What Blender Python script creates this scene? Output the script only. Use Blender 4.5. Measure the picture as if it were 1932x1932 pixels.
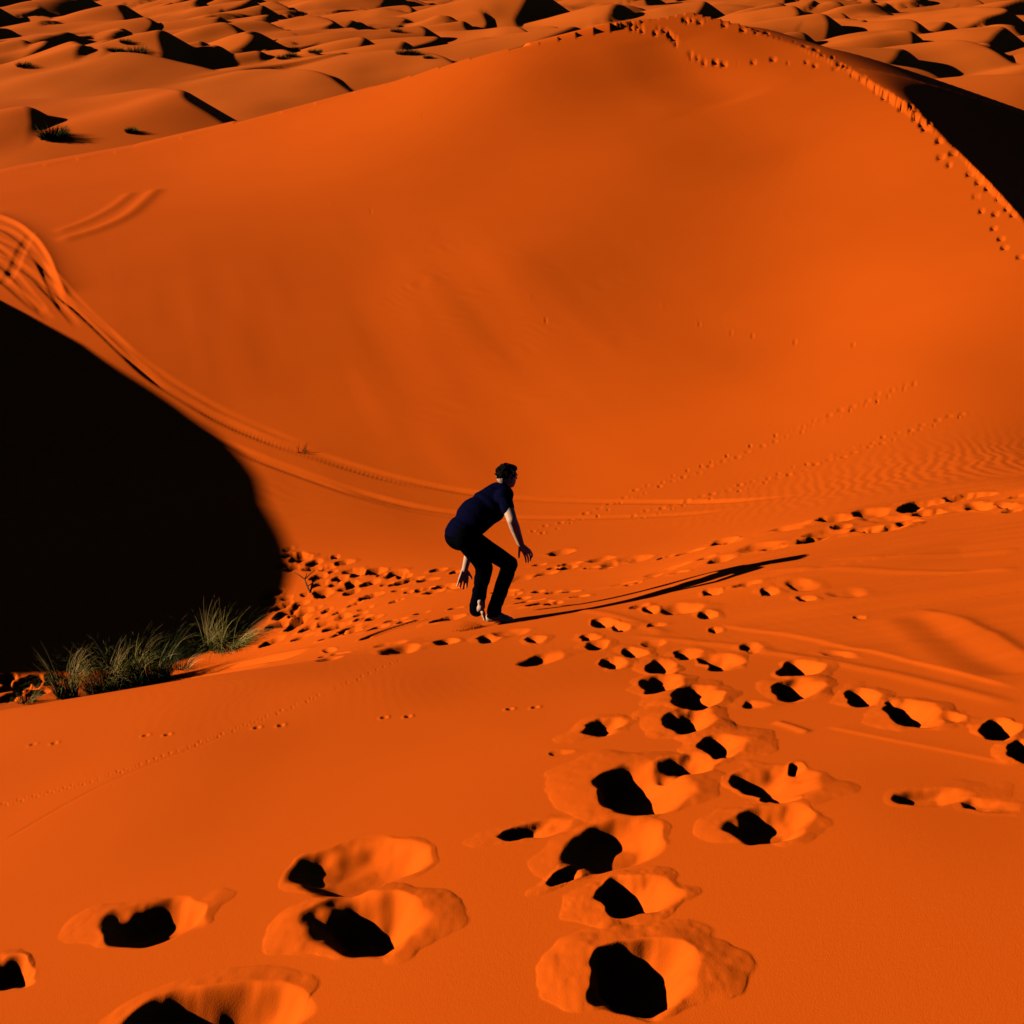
import bpy, bmesh, math, random
import numpy as np
from mathutils import Vector, Matrix
R = math.radians
for o in list(bpy.data.objects): bpy.data.objects.remove(o, do_unlink=True)
scene = bpy.context.scene
col = scene.collection
# ------------------------------------------------------------------ camera, sky, sun, exposure
CZ = 10.0                       # height of the lens above the datum
PITCH = R(26.3); HALF = math.tan(R(25.0))
cd = bpy.data.cameras.new('camera'); cam = bpy.data.objects.new('camera', cd); col.objects.link(cam)
cam.location = (0, 0, CZ); cam.rotation_euler = (math.pi/2 - PITCH, 0, 0)
cd.sensor_fit = 'HORIZONTAL'; cd.angle = R(50.0); cd.clip_start = 0.05; cd.clip_end = 20000
scene.camera = cam
SUN_EL = R(16.8); SUN_AZ = R(4.0)     # light travels towards +x and SUN_AZ towards the viewer
TE = math.tan(SUN_EL)
LX, LY = math.cos(SUN_AZ), -math.sin(SUN_AZ)
sl = bpy.data.lights.new('sun', 'SUN'); sl.energy = 5.0; sl.angle = R(0.5); sl.color = (1.0, 0.90, 0.76)
sun = bpy.data.objects.new('sun', sl); col.objects.link(sun)
sdir = Vector((LX*math.cos(SUN_EL), LY*math.cos(SUN_EL), -math.sin(SUN_EL)))
sun.rotation_euler = sdir.to_track_quat('-Z', 'Y').to_euler(); sun.location = (-30, 5, 40)
w = bpy.data.worlds.new('World'); scene.world = w; w.use_nodes = True
nt = w.node_tree; bg = nt.nodes['Background']
sky = nt.nodes.new('ShaderNodeTexSky'); sky.sky_type = 'NISHITA'; sky.sun_disc = False
sky.sun_elevation = SUN_EL; sky.sun_rotation = math.atan2(-LX, -LY)
sky.air_density = 0.15; sky.dust_density = 0.0; sky.ozone_density = 8.0
nt.links.new(sky.outputs[0], bg.inputs[0]); bg.inputs[1].default_value = 0.05
vs = scene.view_settings; vs.view_transform = 'Standard'; vs.look = 'None'; vs.gamma = 1.0
vs.exposure = 0.17
scene.cycles.max_bounces = 8; scene.cycles.volume_bounces = 6; scene.cycles.diffuse_bounces = 0

# ------------------------------------------------------------------ picture <-> place (photograph measured on a 1932 grid)
def ray(X, Y):
    dx = (np.asarray(X, float) - 966)/966*HALF; dy = -(np.asarray(Y, float) - 966)/966*HALF
    cp, sp = math.cos(PITCH), math.sin(PITCH)
    return dx, cp + dy*sp, -sp + dy*cp
def P(X, Y, y):                      # point of the sight line at ground distance y
    a, b, c = ray(X, Y); return (float(a/b*y), float(y), float(c/b*y))

def smin(a, b, k):
    h = np.clip(0.5 + 0.5*(b - a)/k, 0, 1); return b*(1-h) + a*h - k*h*(1-h)
def smax(a, b, k): return -smin(-a, -b, k)
def sstep(a, b, x):
    t = np.clip((x-a)/(b-a), 0, 1); return t*t*(3-2*t)

def _hash(ix, iy, s):
    n = (ix*374761393 + iy*668265263 + s*1442695041) & 0xffffffff
    n = ((n ^ (n >> 13))*1274126177) & 0xffffffff
    return ((n ^ (n >> 16)) & 0xffff)/65535.0
def noise(x, y, s=0):                # value noise in -1..1
    x = np.asarray(x, float); y = np.asarray(y, float)
    fx = np.floor(x); fy = np.floor(y); ix = fx.astype(np.int64); iy = fy.astype(np.int64)
    u = x-fx; v = y-fy; u = u*u*u*(u*(u*6-15)+10); v = v*v*v*(v*(v*6-15)+10)
    a = _hash(ix, iy, s); b = _hash(ix+1, iy, s); c = _hash(ix, iy+1, s); d = _hash(ix+1, iy+1, s)
    return ((a*(1-u)+b*u)*(1-v) + (c*(1-u)+d*u)*v)*2-1
def fbm(x, y, o=3, s=0):
    r = 0; a = 1
    for i in range(o): r = r + a*noise(x*2**i + 17.3*i, y*2**i - 9.1*i, s+i); a *= .5
    return r

# ------------------------------------------------------------------ macro terrain
HC = []                               # control points of the hollow and the big dune
def c(X, Y, y, dz=0): p = P(X, Y, y); HC.append((p[0], p[1], p[2]+dz))
for X, rows in {
    -500: ((1150,14),(900,20),(600,31),(400,48)),
    0:    ((1285,11.2),(1180,12.9),(1050,15.5),(900,20),(750,24.5),(600,30),(450,37.8),(380,44),(325,50)),
    350:  ((1240,12),(1100,14.6),(950,18.2),(800,23),(650,27.4),(450,36),(330,45),(258,51.5)),
    700:  ((1190,9.5),(1130,12),(1060,14.3),(950,17.8),(850,21),(700,25.4),(500,32.5),(300,42),(165,52)),
    966:  ((1150,8.4),(1100,11),(1050,13.3),(1000,15.5),(950,17.4),(850,20.4),(700,24.6),(500,31),(300,40),(150,47),(92,51)),
    1230: ((1090,9.2),(1050,11),(1000,13.8),(930,16.6),(850,19.2),(700,23.6),(500,30.4),(300,38.5),(150,46.5),(60,51.5),(36,53)),
    1500: ((985,10.4),(960,12.6),(900,15.8),(800,19.2),(650,24),(500,29.2),(300,37.5),(200,42),(130,46),(85,49)),
    1730: ((945,9.6),(920,12),(850,15.8),(700,20.5),(500,27),(350,33),(215,39)),
    1932: ((922,9.2),(895,11.3),(860,14),(780,17.4),(650,21),(500,25.2),(420,28.5)),
    2300: ((900,9.5),(860,12.5),(800,16.5)),
  }.items():
    for Y, y in rows: c(X, Y, y)
# slip face running up to the break below the viewer
for x, z0, m in ((-9,-5.9,.62),(-4,-4.95,.80),(-2,-4.5,.74),(-.7,-4.25,.60),(.4,-4.0,.52),(1.6,-4.1,.42),(3,-3.95,.36),(5,-3.9,.36),(8,-3.6,.4)):
    yb = 6.9 + 0.42*max(x, 0)
    zb = -1.65 - .38*yb + .2*x
    HC.append((x, yb, zb)); HC.append((x, yb-2.5, zb+m*2.5)); HC.append((x, yb+.8, zb-m*.8))
HC = np.array(HC)
def wp(x, y):
    q = np.maximum(y, 1.0) + 5.0
    return np.clip(x/q, -1.0, 1.0)*2.2, np.log(q)*2.2
def _phi(d2): return d2*np.log(d2 + 1e-12)
_a, _b = wp(HC[:,0], HC[:,1]); _n = len(HC)
_K = _phi((_a[:,None]-_a)**2 + (_b[:,None]-_b)**2) + np.eye(_n)*2e-3
_Q = np.stack([np.ones(_n), _a, _b], 1)
_M = np.block([[_K, _Q], [_Q.T, np.zeros((3,3))]])
# height is interpolated as slope seen from the lens, so scale stays even with distance
_W = np.linalg.solve(_M, np.concatenate([HC[:,2], np.zeros(3)]))
def hollow(x, y):
    a, b = wp(x, y); r = _W[_n] + _W[_n+1]*a + _W[_n+2]*b
    for i in range(_n): r = r + _W[i]*_phi((a-_a[i])**2 + (b-_b[i])**2)
    return r
def near_plane(x, y):
    z = -1.65 - .38*y + .2*x
    z = z + .05*noise(x*.35+3, y*.35, 5) + .018*noise(x*1.1, y*1.1+7, 6)
    yb = 6.9 + .42*np.clip(x, 0, 12)
    e = np.clip(y - yb + 1.1, 0, 1.9); z = z - .032*e*e
    e = np.maximum(y - yb - .8, 0)
    return smin(z, 1.5 + 0*z, 3.0) + .7*(np.sqrt(e*e + .6) - .775)*(e > 0)
RIM = [(-900,470,46,.30,9),(-400,400,49,.32,9),(0,325,50,.32,8),(250,280,51,.32,8),(440,235,52,.32,7),(700,165,52,.32,6),(1000,85,51,.35,5),(1150,45,52,.35,3),
  (1230,36,53,.3,3),(1300,35,54,.3,3),(1400,50,52,.35,2.5),(1500,85,49,.3,2.5),(1600,130,45,.30,2.0),(1700,190,40,.50,.6),
  (1790,270,36,.62,.15),(1860,340,32,.62,.15),(1932,420,28.5,.62,.15),(2060,560,23,.62,.15),(2300,760,18,.62,.3),(2800,900,14,.5,1)]
RP = np.array([P(a,b,y)+(s,k) for a,b,y,s,k in RIM])
def rim_info(x, y):
    best = np.full(np.shape(x), 1e9); out = [np.zeros(np.shape(x)) for _ in range(4)]
    sg, zc, ss, kk = out
    for i in range(len(RP)-1):
        A = RP[i]; B = RP[i+1]; ex, ey = B[0]-A[0], B[1]-A[1]; L2 = ex*ex+ey*ey
        t = np.clip(((x-A[0])*ex + (y-A[1])*ey)/L2, 0, 1)
        dx = x-A[0]-t*ex; dy = y-A[1]-t*ey; d = np.hypot(dx, dy); m = d < best
        best = np.where(m, d, best)
        side = ex*(y-A[1]) - ey*(x-A[0])
        sg = np.where(m, np.sign(side), sg)
        zc = np.where(m, A[2]+t*(B[2]-A[2]), zc); ss = np.where(m, A[3]+t*(B[3]-A[3]), ss); kk = np.where(m, A[4]+t*(B[4]-A[4]), kk)
    return best*sg, zc, ss, kk
# the dune left of the frame whose crest throws the long shadow
EDGE = [(-60,548,34),(0,556,33.5),(60,584,31.8),(130,622,29.9),(215,672,27.6),(300,737,25.2),(370,795,23.3),(430,850,21.4),(480,905,19.6),(512,960,18.0),(527,1010,16.4),(520,1060,14.9),(500,1100,13.9),(455,1145,12.9),(380,1185,12.3),(280,1215,12.0),(150,1243,11.7),(0,1262,11.5),(-100,1272,11.3)]
_e = []
for X, Y, y in EDGE:
    x, y, z = P(X, Y, y); p = x*LX + y*LY; q = -x*LY + y*LX
    _e.append((q, z + (p + 22)*TE))
_e.sort(); _eq = np.array([a for a, b in _e]); _eh = np.array([b for a, b in _e])
def caster(x, y):
    p = x*LX + y*LY; q = -x*LY + y*LX
    h = np.interp(q, _eq, _eh)
    h = h - .35*np.maximum(q-_eq[-1], 0) - .55*np.maximum(_eq[0]-q, 0)
    d = p + 22
    return h - np.where(d > 0, .60*(np.sqrt(d*d+.5)-.707), .32*(np.sqrt(d*d+4)-2))
# distant dunes
rng = np.random.RandomState(11)
DUN = []   # x, y, H, width across crest curve, curvature, stoss length, rotation
def far_base(x, y):
    return -13.2 + .55*noise(x*.055, y*.055, 33) + .18*noise(x*.14, y*.10, 34) + .9*noise(x*.012, y*.012, 31) + .5*noise(x*.03+5, y*.03, 32) - 1.0*sstep(60, 400, y)
def dune(X, Y, y, H, W, L, rot=0, curv=.25): 
    a, b, c_ = P(X, Y, y); DUN.append((a, y, H, W, curv, L, rot))
def far(x, y):
    z = far_base(x, y)
    for (cx, cy, H, W, cv, L, rot) in DUN:
        ca, sa = math.cos(rot), math.sin(rot)
        r2 = (x-cx)**2 + (y-cy)**2; m = r2 < (max(L, W)*1.9)**2
        if not m.any(): continue
        xx = x[m]-cx; yy = y[m]-cy
        u = xx*ca + yy*sa; v = -xx*sa + yy*ca
        wv = .12*W*noise(v/W*1.7 + cx, v*0 + cy, 3)
        uc = -cv*W*(v/W)**2*1.0 + wv
        hh = H*np.exp(-(v/W)**2*1.3)*(1+.12*noise(v/W*2.3+cy, v*0, 9))
        d = u-uc
        st = hh*(1 - np.clip(-d/L, 0, 1.2)**1.25) 
        st = np.where(d > 0, hh + .1*d, st)
        le = hh - .60*d
        q = smin(st, le, .06*H+.30)
        base = z[m]
        z[m] = smax(base, base*0 + far_base(x[m], y[m]) + q, .25+.02*H)
    return z
# hand-set dunes of the middle distance: crest pixel, ground distance
dune(1010, 15, 330, 10, 26, 50, .1)
dune(165, 88, 158, 5.2, 11, 17, .35, .35)
dune(270, 168, 108, 4.0, 22, 24, .85, .1)
dune(50, 170, 98, 3.2, 12, 16, .45, .1)
dune(560, 160, 140, 2.4, 18, 24, .8)
dune(440, 72, 215, 5, 13, 24, .5, .4)
dune(700, 82, 225, 4.5, 12, 24, .3)
dune(760, 112, 175, 3.2, 11, 20, .1)
dune(880, 60, 250, 5, 14, 26, .3)
dune(1790, 80, 170, 4.2, 20, 34, .5)
dune(1730, 108, 140, 3.2, 12, 30, .4)
dune(1960, 110, 110, 4.2, 22, 34, .9)
for i in range(1250):
    yy = 150*math.exp(rng.rand()*2.9); xx = (rng.rand()*2-1)*(yy*.56+20)
    s = (.50+.85*rng.rand()**2.0)*(1 + .25*math.log(yy/150))
    DUN.append((xx, yy, 3.6*s*(.25+1.1*rng.rand()), 13*s*(.7+1.4*rng.rand()**2), .1+.5*rng.rand(), 20*s*(.8+.8*rng.rand()), rng.randn()*.42 + .22))
def macro(x, y):
    x = np.asarray(x, float); y = np.asarray(y, float); shp = x.shape; x = x.ravel(); y = y.ravel()
    N = near_plane(x, y)
    inr = (y > 1) & (y < 75) & (np.abs(x) < 75)
    H = np.full(x.shape, 50.0); 
    xi, yi = x[inr], y[inr]
    h = hollow(xi, yi)
    # gully under the summit
    d, zc, ss, kk = rim_info(xi, yi)
    do = np.maximum(d, 0)
    out = zc - ss*(np.sqrt(do*do + kk*kk) - kk)
    h = np.where(d > 0, out, h)
    H[inr] = h
    H[~inr] = np.where(y[~inr] < 8, 50.0, -30.0)
    k = .18 + .5*sstep(-2.5, 1.5, x)
    z = smin(N, H, k)
    fm = (y > 15)
    z[fm] = smax(z[fm], far(x[fm], y[fm]), .3)
    side = (~fm) & (np.abs(x) > 6)
    z[side] = smax(z[side], far_base(x[side], y[side]), .3)
    z = smax(z, caster(x, y), .6)
    return z.reshape(shp)
def hit(X, Y, lo=1.0, hi=400.0):      # where the sight line through a picture point meets the macro terrain
    a, b, c_ = ray(X, Y); t = np.exp(np.linspace(math.log(lo), math.log(hi), 500)); 
    zz = macro(a/b*t, t); g = c_/b*t - zz; i = np.argmax(g < 0)
    if i == 0: i = len(t)-1
    t0, t1 = t[i-1], t[i]
    for _ in range(3):
        tt = np.linspace(t0, t1, 12); g = c_/b*tt - macro(a/b*tt, tt); j = max(1, int(np.argmax(g < 0))); t0, t1 = tt[j-1], tt[j]
    y = (t0+t1)/2; return np.array((a/b*y, y, c_/b*y))

# ------------------------------------------------------------------ the sheet of sand
def build_ground():
    r = 0.4; rs = [r]
    while r < 5000:
        if r < 1.5: dr = .05
        elif r < 8: dr = max(.0035, .00075*r*r)
        elif r < 22: dr = .00022*r*r + .01
        elif r < 65: dr = .0052*r
        elif r < 260: dr = .0045*r
        elif r < 900: dr = .007*r
        else: dr = .03*r
        r += dr; rs.append(r)
    rs = np.array(rs)
    NA = 1250
    az = np.linspace(-R(35.5), R(35.5), NA)
    st = az[1]-az[0]; ext = []; a = az[-1]
    while a < math.pi - .02: st = min(st*1.04, .006 if a < R(85) else .04); a += st; ext.append(a)
    ext = np.array(ext); ext = ext[ext < math.pi-.015]
    az = np.concatenate([-ext[::-1], az, ext])
    nr, na = len(rs), len(az)
    print('grid', nr, na)
    A, Rr = np.meshgrid(az, rs)
    x = Rr*np.sin(A); y = Rr*np.cos(A)
    z = np.empty_like(x)
    for i in range(0, nr, 100): z[i:i+100] = macro(x[i:i+100], y[i:i+100])
    z = detail(x, y, z, rs, az)
    n0 = nr*na
    co = np.empty((n0+1, 3), np.float32); co[:n0,0] = x.ravel(); co[:n0,1] = y.ravel(); co[:n0,2] = z.ravel()+CZ
    co[n0] = (0, 0, CZ-1.65)
    I = np.arange(nr-1)[:,None]*na + np.arange(na)[None,:]; J = np.arange(nr-1)[:,None]*na + (np.arange(na)[None,:]+1) % na
    quads = np.stack([I, J, J+na, I+na], -1).reshape(-1, 4)[:, ::-1]
    k = np.arange(na); tris = np.stack([np.full(na, n0), (k+1) % na, k], 1)[:, ::-1]
    lv = np.concatenate([quads.ravel(), tris.ravel()]).astype(np.int32)
    nq, ntr = len(quads), len(tris)
    me = bpy.data.meshes.new('ground'); me.vertices.add(n0+1); me.vertices.foreach_set('co', co.ravel())
    me.loops.add(len(lv)); me.loops.foreach_set('vertex_index', lv)
    me.polygons.add(nq+ntr)
    ls = np.concatenate([np.arange(nq)*4, nq*4 + np.arange(ntr)*3]).astype(np.int32)
    me.polygons.foreach_set('loop_start', ls)
    me.update(calc_edges=True)
    me.polygons.foreach_set('use_smooth', np.ones(nq+ntr, bool))
    o = bpy.data.objects.new('ground', me); col.objects.link(o); o['kind'] = 'structure'
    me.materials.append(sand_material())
    return o
def sand_material():
    m = bpy.data.materials.new('sand'); m.use_nodes = True; t = m.node_tree; b = t.nodes['Principled BSDF']
    b.inputs['Roughness'].default_value = .95; b.inputs['Specular IOR Level'].default_value = 0.02
    tc = t.nodes.new('ShaderNodeTexCoord')
    def nz(scale, det):
        n = t.nodes.new('ShaderNodeTexNoise'); n.inputs['Scale'].default_value = scale; n.inputs['Detail'].default_value = det
        t.links.new(tc.outputs['Object'], n.inputs['Vector']); return n
    n1 = nz(.35, 6); n2 = nz(260, 2); n3 = nz(38, 4)
    mx = t.nodes.new('ShaderNodeMix'); mx.data_type = 'RGBA'
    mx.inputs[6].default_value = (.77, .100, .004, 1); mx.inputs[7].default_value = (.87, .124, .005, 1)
    ad = t.nodes.new('ShaderNodeMath'); ad.operation = 'MULTIPLY_ADD'; ad.inputs[1].default_value = .8; ad.inputs[2].default_value = -.25
    t.links.new(n2.outputs['Fac'], ad.inputs[0])
    a2 = t.nodes.new('ShaderNodeMath'); a2.operation = 'MULTIPLY_ADD'; a2.inputs[1].default_value = .7; a2.use_clamp = True
    t.links.new(n1.outputs['Fac'], a2.inputs[0]); t.links.new(ad.outputs[0], a2.inputs[2]); t.links.new(a2.outputs[0], mx.inputs[0])
    sp = t.nodes.new('ShaderNodeSeparateXYZ'); t.links.new(tc.outputs['Object'], sp.inputs[0])
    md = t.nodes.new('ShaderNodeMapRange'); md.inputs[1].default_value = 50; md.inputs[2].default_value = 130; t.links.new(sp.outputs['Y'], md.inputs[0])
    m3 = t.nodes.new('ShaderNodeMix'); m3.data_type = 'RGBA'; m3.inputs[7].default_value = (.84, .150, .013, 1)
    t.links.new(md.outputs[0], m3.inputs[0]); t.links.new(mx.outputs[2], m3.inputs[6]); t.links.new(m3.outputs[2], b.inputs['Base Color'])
    s1 = t.nodes.new('ShaderNodeMath'); s1.operation = 'MULTIPLY_ADD'; s1.inputs[1].default_value = .5
    t.links.new(n3.outputs['Fac'], s1.inputs[0]); t.links.new(n2.outputs['Fac'], s1.inputs[2])
    bp = t.nodes.new('ShaderNodeBump'); bp.inputs['Strength'].default_value = .35; bp.inputs['Distance'].default_value = .003
    t.links.new(s1.outputs[0], bp.inputs['Height']); t.links.new(bp.outputs[0], b.inputs['Normal'])
    return m
# ------------------------------------------------------------------ relief pressed into the sand
HOLES = [  # picture x, y, half width, half height, turn, depth (m), apron (times the bowl), apron shift
 (1232,1836,128,66,-4,.165,1.55,-.22),(694,1738,118,62,-8,.155,1.55,-.22),(680,1632,130,44,-10,.095,1.22,-.03),(292,1736,122,42,-12,.11,1.32,-.12),
 (12,1834,58,34,-14,.09,1.2,0),(405,1925,190,66,-8,.16,1.3,-.2),(1196,1692,80,38,-8,.10,1.6,-.2),(1150,1592,112,48,-14,.085,1.25,-.1),
 (1068,1652,44,14,-28,.05,1.5,.0),(1012,1566,80,15,-12,.05,1.5,.2),(1212,1488,104,46,-4,.13,1.62,-.15),(1292,1447,62,19,-8,.07,1.5,.0),
 (1362,1409,48,25,0,.10,1.9,.0),(1462,1478,88,32,2,.085,1.3,.1),(1503,1447,18,10,0,.03,1.2,0),(1448,1560,92,37,-6,.085,1.28,-.1),
 (1478,1508,40,8,-4,.03,1.3,0),(1302,1364,54,25,-2,.10,1.7,-.3),(1142,1371,48,15,-12,.07,1.6,-.3),(1312,1317,54,21,-2,.10,1.75,-.1),
 (1252,1291,46,17,-4,.085,1.5,0),(1246,1262,34,14,0,.08,1.5,0),(1362,1251,44,15,0,.085,1.35,0),(1510,1263,46,17,0,.09,1.3,.1),
 (1502,1301,54,21,-2,.10,1.3,.1),(1628,1317,36,15,0,.08,1.7,0),(1724,1351,64,25,4,.10,1.5,.1),(1884,1377,42,22,4,.10,1.4,.2),
 (1930,1420,34,22,6,.09,1.7,-.2),(1158,1252,28,12,-4,.075,1.4,0),(1024,1243,48,10,-12,.05,1.3,.3),(1128,1217,24,9,-4,.06,1.5,0),
 (1112,1203,20,7,-4,.05,1.4,0),(1196,1232,26,9,6,.06,1.6,.3),(1010,1208,20,7,-4,.06,1.6,0),(922,1205,26,8,-6,.06,1.5,0),(842,1211,24,6,-6,.06,1.5,0),
 (756,1224,44,8,-9,.06,1.4,0),(738,1216,40,4,-9,.04,1.4,0),(1285,1150,46,10,-4,.06,1.5,.2),(1228,1151,20,8,4,.06,1.4,0),(1140,1175,26,9,4,.07,1.5,0),(1168,1182,22,8,4,.06,1.5,0),
 (1334,1162,20,8,2,.06,1.5,0),(1452,1119,20,7,0,.06,1.6,0),(1522,1136,20,6,8,.05,1.5,0),(1518,1108,34,10,4,.03,1.5,0),(1600,1128,46,12,4,.02,1.4,.2),
 (1770,1503,92,18,-2,.035,1.5,.1),(1860,1520,60,14,4,.02,1.6,.1),(1900,960,30,6,0,.05,1.4,0),(1848,963,32,10,2,.08,1.5,0),
 (962,1194,40,6,-6,.03,1.3,0),(620,1243,26,4,-10,.03,1.4,0),(622,1228,15,5,-6,.04,1.6,0),(1232,1215,22,6,-6,.03,1.4,.2),(1240,1180,22,4,-6,.03,1.4,.2),
 (1375,1022,30,7,-6,.045,1.3,.1),(1482,998,40,6,-6,.03,1.3,.1),(1620,1172,16,3,3,.03,1.3,0),
 (1300,1235,30,10,0,.05,1.5,0),(1420,1225,24,8,0,.03,1.5,0),(1350,1190,14,5,0,.03,1.5,0),(1580,1236,40,7,6,.02,1.4,0),
 (1700,1330,34,9,0,.03,1.4,0),(1425,1330,30,8,0,.02,1.6,0),(1060,1420,26,5,-6,.012,1.5,0),(1790,1355,34,10,0,.03,1.5,0),
]
_s7 = [(310,130,0),(305,190,1),(410,187,1),(430,228,2),(470,218,1),(570,262,1),(765,205,0),(260,290,1),(345,308,1),(550,315,1),(692,308,1),(740,350,0),(838,262,1),(612,392,1),
 (925,340,1),(985,368,1),(818,413,1),(622,465,1),(760,468,0),(650,553,2),(930,460,1),(865,510,1),(925,543,1),(1145,345,2),(1215,378,0),(1345,370,2),(1430,392,1),(1458,440,2),
 (1110,455,1),(1265,465,0),(1115,580,2),(1655,425,1),(1765,330,1),(1925,350,0),(1620,520,1),(1715,543,1),(1820,495,1),(1925,488,0),(1480,543,0),(1370,525,0),(140,560,2),
 (85,670,1),(232,690,1),(305,650,0),(430,658,1),(375,700,0),(275,755,2),(435,745,2),(400,820,2),(385,865,1),(215,855,2),(508,888,1),(640,848,2),(440,980,1),(780,880,2),
 (630,782,0),(830,785,1),(1010,755,0),(1020,802,1),(1145,792,1),(800,735,0),(910,892,1),(795,955,2),(840,920,0),(940,930,1),(1345,815,1),(1845,812,2),(155,1020,2),(1170,890,1),
 (755,1150,1),(300,600,0),(160,620,0),(60,620,0),(480,560,0),(1060,700,0),(950,660,0),(1360,625,0),(1600,745,0),(1430,830,0),(580,700,0),(690,720,0),(1920,700,0)]
_s6 = [(425,290,1),(435,277,1),(505,290,0),(555,290,0),(330,280,0),(375,292,0),(350,310,1),(400,240,3),(655,260,3),(530,262,3),(830,240,1),(745,257,0),(930,270,1),(945,205,2),
 (1310,130,2),(1425,112,3),(1480,135,3),(1555,98,1),(1590,83,1),(1625,118,2),(1545,150,1),(1475,168,2),(1395,172,1),(1280,183,3),(1230,206,1),(1140,160,3),(1105,232,0),
 (1735,60,1),(1700,62,0),(1800,50,0),(1895,105,0),(1920,60,0),(755,298,3),(795,308,0),(610,345,1),(640,345,0),(700,325,0),(235,380,1),(215,370,1),(270,325,3),(325,370,0),(375,372,0),
 (330,408,1),(300,403,1),(275,390,0),(460,385,0),(435,370,0),(375,408,0),(25,460,1),(60,352,1),(15,352,1),(1020,352,0),(900,373,0),(660,418,0),(1330,160,0),(880,262,0),(580,275,3),(1060,225,3)]
_s3 = [(25,93),(60,105),(85,113),(125,90),(135,103),(135,117),(145,132),(165,135),(190,140),(180,118),(225,72),(270,72),(335,72),(385,90),(430,97),(480,97),(565,115),(650,135),
 (710,150),(760,150),(820,172),(880,187),(940,210),(985,228),(270,135),(310,150),(325,160),(350,190),(375,222),(410,235),(415,255),(445,265),(475,278),(525,282),(565,290),
 (635,285),(700,285),(790,277),(855,285),(942,287),(980,300),(1090,290),(1075,317),(1060,262),(1135,310),(1150,340),(1170,325),(1195,350),(1220,365),(1245,395),(1290,415),
 (1320,450),(1345,432),(1375,480),(1415,485),(1405,512),(1430,500),(1465,570),(1540,600),(1545,640),(1595,618),(1555,680),(1550,720),(1590,755),(1640,797),(1690,703),(1725,742),
 (1700,785),(1030,270),(1010,250),(1110,300),(1260,410),(1300,435),(1360,465),(1440,530),(1500,560),(1520,590),(1480,590),(1610,700),(1650,770),(415,90),(395,95),(455,100),
 (120,75),(40,75),(250,150),(295,140),(340,172),(360,200)]
SMALL = []
for zx, zy, k in _s7: SMALL.append((483+zx*.1953, 1011.3+zy*.1953, (.085,.13,.18)[k], (.06,.11,.15)[k]))
for zx, zy, k in _s6: SMALL.append((830+zx*.5703, 905.7+zy*.5703, (.09,.14,.19,.22)[k], (.06,.10,.13,.05)[k]))
for i, (zx, zy) in enumerate(_s3):
    if zx > 1150 and i % 3 == 1: continue
    SMALL.append((1132+zx*.4141, zy*.4141, .11+.05*((i*7) % 5)/4, .09+.04*((i*3) % 4)/3))
for X, Y in ((1842,372),(1852,398),(1875,432),(1890,450),(1895,468),(1925,485),(1878,405),(1900,395),(1912,405),(1862,355),(1885,372),(1830,330),(1845,345)): SMALL.append((X, Y, .11, .08))
for X, Y in ((15,1282),(40,1290),(62,1284),(88,1290),(30,1312),(8,1322),(70,1308),(100,1278),(50,1300),(20,1300)): SMALL.append((X, Y, .16, .12))
# little pits: beetle and fennec lines
def along(pts, step):
    pts = np.array(pts, float); seg = np.hypot(*np.diff(pts, axis=0).T); s = np.concatenate([[0], np.cumsum(seg)])
    t = np.arange(0, s[-1], step); return list(zip(np.interp(t, s, pts[:,0]), np.interp(t, s, pts[:,1])))
PITS = []
for i, (X, Y) in enumerate(along([(5,1518),(150,1480),(260,1445),(420,1385),(560,1330),(700,1270),(760,1245)], 7.5)): PITS.append((X, Y+(2 if i % 2 else -2), .008, .0055))
for X, Y in ((62,1405),(103,1402),(275,1388),(316,1386),(485,1373),(530,1369),(725,1354),(770,1352),(962,1338),(1010,1335)): PITS.append((X, Y, .020, .016))
for path in ([(1010,1005),(1130,965),(1200,930),(1320,885),(1420,845),(1560,790),(1725,722)], [(1200,975),(1330,940),(1440,908),(1550,870),(1640,840),(1760,800),(1845,775)]):
    for i, (X, Y) in enumerate(along(path, 13)): PITS.append((X + (4 if i % 2 else -4) + 3*math.sin(i*5.1), Y + (3 if i % 2 else -3) + 2*math.sin(i*2.3), .042+.014*math.sin(i*3.3), .022+.008*math.sin(i*1.7)))
for X, Y in ((1380,628),(1420,632),(1500,645),(1560,650),(1610,650),(1250,575),(1320,610),(625,383),(700,398),(798,220),(570,400),(1000,560),(1030,605)): PITS.append((X, Y, .045, .022))

PX = 966.0/HALF
def hits(XY):                          # vectorised: picture points -> macro terrain
    XY = np.array(XY, float); a, b, c_ = ray(XY[:,0], XY[:,1]); a = a/b; c_ = c_/b
    lo = np.full(len(XY), 1.0); n = 260
    t = np.exp(np.linspace(math.log(1.2), math.log(330), n))[None,:]*np.ones((len(XY),1))
    for it in range(3):
        g = c_[:,None]*t - macro(a[:,None]*t, t)
        i = np.argmax(g < 0, axis=1); i = np.where((g < 0).any(1), np.maximum(i, 1), t.shape[1]-1)
        r = np.arange(len(XY)); t0 = t[r, i-1]; t1 = t[r, i]
        t = t0[:,None] + (t1-t0)[:,None]*np.linspace(0, 1, 14)[None,:]
    y = .5*(t0+t1); return np.stack([a*y, y, c_*y], 1)
def window(cx, cy, rad, rs, az):
    r = math.hypot(cx, cy); a = math.atan2(cx, cy)
    i0, i1 = np.searchsorted(rs, [r-rad, r+rad]); da = math.asin(min(.99, rad/r)); j0, j1 = np.searchsorted(az, [a-da, a+da])
    return slice(i0, i1), slice(j0, j1)
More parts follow.
